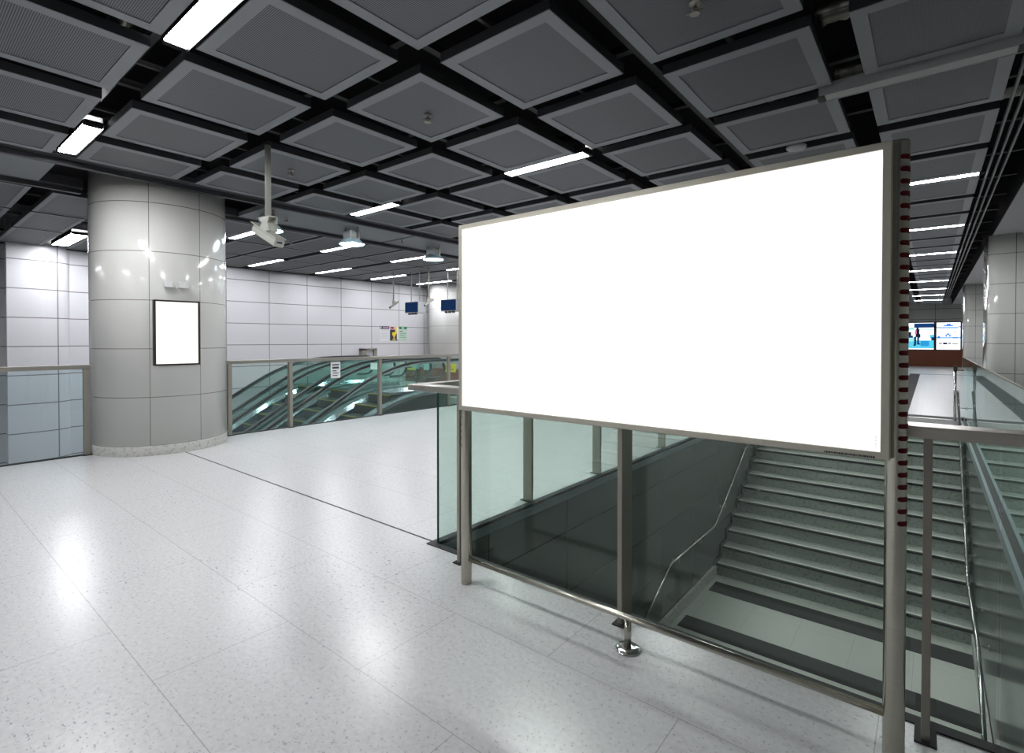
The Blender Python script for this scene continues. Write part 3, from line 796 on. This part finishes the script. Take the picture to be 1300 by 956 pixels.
far_screen(-1.06, .125, .97, 2.51, [W_, (.0, 1, .04, .34, CY_), (0, .25, .3, .46, TEAL), (.24, 1, .82, .98, DB), (0, .24, .74, .84, TEAL), (.35, 1, .73, .755, TEAL), (0, .13, .50, .66, KK), (.02, .2, .44, .52, DB),
    (.50, .82, .12, .32, em('midblue', (.03, .35, .75))), (.85, 1, .42, .55, CY_), (.9, 1, .34, .46, DB),
    (.30, .45, .46, .76, KK), (.33, .42, .74, .82, KK), (.27, .34, .58, .72, PK), (.24, .33, .16, .48, DB), (.36, .44, .18, .48, DB), (.22, .30, .13, .18, KK), (.40, .49, .18, .22, KK), (.43, .49, .44, .58, KK)],
    'left lit screen at the far end with a blue advert of a standing person')
far_screen(.24, 1.28, .97, 2.51, [W_, (.1, .9, .78, .84, em('pale', (.35, .6, 1))), (.30, .7, .86, .90, BL), (.42, .6, .90, .95, BL), (0, .12, .80, .83, KK), (.9, 1, .82, .85, KK), (0, 1, .41, .47, em('pale', (.35, .6, 1))),
    (.05, .15, .42, .50, BL), (.68, .9, .42, .45, BL), (.38, .44, .48, .56, BL), (.44, .54, .54, .60, BL), (.54, .60, .48, .56, BL), (.495, .505, .41, .95, em('pale', (.35, .6, 1))), (.1, .24, .20, .25, em('grey', (.3, .3, .3))),
    (.28, .46, .19, .26, KK), (.5, .62, .2, .26, em('grey', (.3, .3, .3))), (.66, .9, .2, .24, em('grey', (.3, .3, .3))), (.1, .2, .68, .70, PK), (.74, .79, .63, .69, em('pale', (.35, .6, 1)))],
    'right lit screen at the far end with white and blue graphics')
# tactile floor strips beyond the stairs
tag(B((SX0 + .1, 3.0, 12.86, 13.16, 0, .005)).build('tactile_strip', 'tactile'), 'black studded floor strip at the head of the stairs', 'floor strip')
tag(B((-.72, -.36, 13.16, 29.2, 0, .004)).build('floor_strip', pri('grey_guide_strip', (.045, .047, .052), .75, spec=.15)), 'long dark grey guide strip on the corridor floor', 'floor strip')
tag(B((-.72, 3.3, 29.2, 29.35, 0, .004)).build('floor_strip', 'tactile'), 'thin dark cross strip on the far corridor floor', 'floor strip')

# ------------------------------------------------------------------ posters, cabinet and things near the escalators
XP = XW + .001
sheet('wall_poster', XP, 11.20, 11.59, 1.47, 2.00, 'paper', [(0, 1, .80, 1, 'navy'), (.08, .16, .83, .97, 'paper'), (.3, .92, .86, .93, 'pink')] + [(.1, .9, v, v + .025, 'grey_paint') for v in (.7, .6, .5, .4, .3, .2)], 'white poster with a navy heading, leftmost of the three', 'poster')
sheet('wall_poster', XP, 11.64, 11.99, 1.47, 2.00, 'ink', [(0, 1, .78, 1, 'pink'), (.08, .45, .85, .95, 'red'), (.62, .9, .5, 1, 'gold'), (.85, 1, .1, 1, 'paper'), (.25, .72, .38, .60, 'gold'), (.38, .60, .28, .38, 'gold'), (.42, .56, .18, .28, 'pink'), (.3, .68, .08, .16, 'gold'), (0, 1, 0, .03, 'paper')], 'black and yellow poster, middle of the three', 'poster')
sheet('wall_poster', XP, 12.03, 12.40, 1.47, 2.00, 'palegreen', [(0, 1, .82, 1, 'green'), (.35, .65, .86, .96, 'palegreen'), (.1, .5, .65, .70, 'ink'), (.1, .9, .52, .55, 'green'), (.1, .7, .4, .43, 'green'), (.1, .85, .25, .28, 'green')], 'pale green poster with a green heading, rightmost of the three', 'poster')
m = B((XW + .0, XW + .20, 10.34, 10.48, .87, 1.22), (XW, XW + .20, 10.81, 10.93, .87, 1.22), (XW, XW + .20, 10.34, 10.93, 1.165, 1.22))
cb = m.build('wall_cabinet', 'steel_dark'); tag(cb, 'small steel framed cabinet on the left wall above the railing', 'cabinet')
B((XW, XW + .13, 10.48, 10.81, .87, 1.165)).build('door', 'grey_paint', cb)

# escalators
KH = .577
def smooth_path(yc, ztop, y_end, z_low, rad=1.1):
    """(y,z) path: slope 30 degrees up to ztop with a rounded knee around y=yc"""
    pts = []; y = yc + (z_low - ztop) / KH
    pts.append((y, z_low))
    t = rad
    ya = yc - t * math.cos(math.radians(30)); za = ztop - t * math.sin(math.radians(30))
    pts.append(((ya + y) / 2, (za + z_low) / 2))
    for i in range(9):
        s = i / 8
        bx = (1 - s) ** 2 * ya + 2 * s * (1 - s) * yc + s * s * (yc + t)
        bz = (1 - s) ** 2 * za + 2 * s * (1 - s) * ztop + s * s * ztop
        pts.append((bx, bz))
    pts.append((y_end, ztop)); return pts
YK = 7.87
def escalator(x0, x1, label, near=False):
    """x0,x1: the two handrail centre lines"""
    r = empty('escalator', ((x0 + x1) / 2, 9.6, 0), label, 'escalator')
    zlow = -4.9
    base = smooth_path(YK, 0, 10.4, zlow, 1.3)
    for hx, s in ((x0, 1), (x1, -1)):       # s points to the steps
        # handrail, with the newel turning down at its end
        top = smooth_path(YK, .97, 10.45, zlow + .97, 1.3)
        newel = [(10.45 + .30 * math.sin(a), .67 + .30 * math.cos(a)) for a in [PI * i / 10 for i in range(1, 11)]] + [(10.1, .37)]
        m = MB()
        path = top + newel; rings = []
        for i, (y, z) in enumerate(path):
            p0 = path[max(i - 1, 0)]; p1 = path[min(i + 1, len(path) - 1)]
            ty_, tz_ = p1[0] - p0[0], p1[1] - p0[1]; l = math.hypot(ty_, tz_) or 1; ny_, nz_ = -tz_ / l, ty_ / l
            cs = [(-.042, -.016), (-.038, .016), (-.02, .030), (.02, .030), (.038, .016), (.042, -.016), (.03, -.030), (-.03, -.030)]
            rings.append([(hx + u, y + ny_ * v, z + nz_ * v) for u, v in cs])
        m.loft(rings, 0, True, True); m.build('handrail', 'rubber', r)
        m = MB()
        rings = [[(hx - .026, y, z - .075), (hx + .026, y, z - .075), (hx + .026, y, z - .030), (hx - .026, y, z - .030)] for y, z in top]
        m.loft(rings, 0, False, True); m.build('rail_profile', 'esc_steel', r)
        # glass
        m = MB(); gp = [(y, z) for y, z in top]
        m.loft([[(hx - .005, y, z - .80), (hx + .005, y, z - .80), (hx + .005, y, z - .045), (hx - .005, y, z - .045)] for y, z in gp], 0, False, True)
        n = 8
        m.build('glass_balustrade', 'glass_esc', r)
        # decks
        a, b = sorted((hx - s * .20, hx + s * .04))
        m = MB(); m.strip(base, a, b, .10, .19); m.build('deck', 'esc_steel', r)
        a, b = sorted((hx + s * .04, hx + s * .12))
        m = MB()
        m.loft([[(hx + s * .04, y, z + .19), (hx + s * .12, y, z + .09), (hx + s * .12, y, z + .05), (hx + s * .04, y, z + .05)] for y, z in base], 0, False, True); m.build('inner_deck', 'esc_steel', r)
        a, b = sorted((hx + s * .105, hx + s * .12))
        m = MB(); m.strip(base, a, b, -.30, .06); m.build('skirt_panel', 'esc_skirt', r)
        a, b = sorted((hx - s * .20, hx - s * .18))
        m = MB(); m.strip(base, a, b, lambda y, z: max(z - 1.15, -4.99), .10); m.build('side_cladding', 'esc_side', r)
    # steps
    xa, xb = min(x0, x1) + .13, max(x0, x1) - .13
    RY_, RZ_ = .40, .40 * KH
    y = 8.95; z = .0; k = 0; first = None
    B((xa, xb, 9.2, 10.38, -.05, .003)).build('comb_plate', 'esc_steel', r)
    while z > zlow + .4 and k < 24:
        if y > 8.2: z = 0.0 if y > 8.6 else -.06
        else: z = (y - YK) * KH - .02
        if first is None:
            m = B((xa, xb, -.20, .20, -.26, 0)); o = m.build('step', 'step'); o.parent = r; first = o
            e1 = B((xa, xb, -.205, -.18, -.02, .003)).build('step_edge', 'stepyellow'); e1.parent = o; edge = e1
            off = Vector(r.location)
        else:
            o = first.copy(); COL.objects.link(o); e2 = edge.copy(); COL.objects.link(e2); e2.parent = o
        o.location = Vector((0, y, z)) - off
        y -= RY_; k += 1
    # dark underside / well
    m = MB(); m.strip(base, xa, xb, lambda y, z: max(z - 1.2, -4.99), lambda y, z: max(z - .62, -4.9)); m.build('truss', 'black', r)
escalator(-11.35, -10.20, 'nearest escalator, coming down towards the left behind the railing')
escalator(-13.10, -11.95, 'middle escalator between the other two')
escalator(-14.85, -13.70, 'farthest escalator, beside the left wall')

# slab imitating a brown reflection, yellow signs, little notice stands at the escalator head
tag(B((-15.05, -12.3, 12.3, 12.45, 0, .52)).build('reflection_slab', 'brown'), 'low brown slab imitating a reflection in the escalator glass', 'reflection stand-in')
for x, lb in ((-14.75, 'yellow sign on the brown slab, left one'), (-12.7, 'yellow sign on the brown slab, right one')):
    m = B((x - .28, x + .28, 12.26, 12.30, .42, .70)); s_ = m.build('yellow_sign', 'yellow'); tag(s_, lb, 'sign')
    B((x - .2, x + .2, 12.255, 12.26, .5, .53), (x - .2, x + .1, 12.255, 12.26, .58, .61)).build('print', 'ink', s_)
for x, y, lb in ((-13.4, 11.4, 'pale cyan notice stand at the escalator head, left one'), (-12.5, 11.1, 'pale cyan notice stand at the escalator head, right one')):
    s_ = empty('notice_stand', (x, y, 0), lb, 'sign')
    m = MB(); m.tube([(x, y, 0), (x, y, .62)], .015, 10); m.lathe((x, y, 0), [(.16, 0), (.16, .012), (.03, .02)], 24); m.build('pole', 'rubber', s_)
    B((x - .16, x + .16, y - .02, y, .55, .80)).build('board', 'cyan_sign', s_)
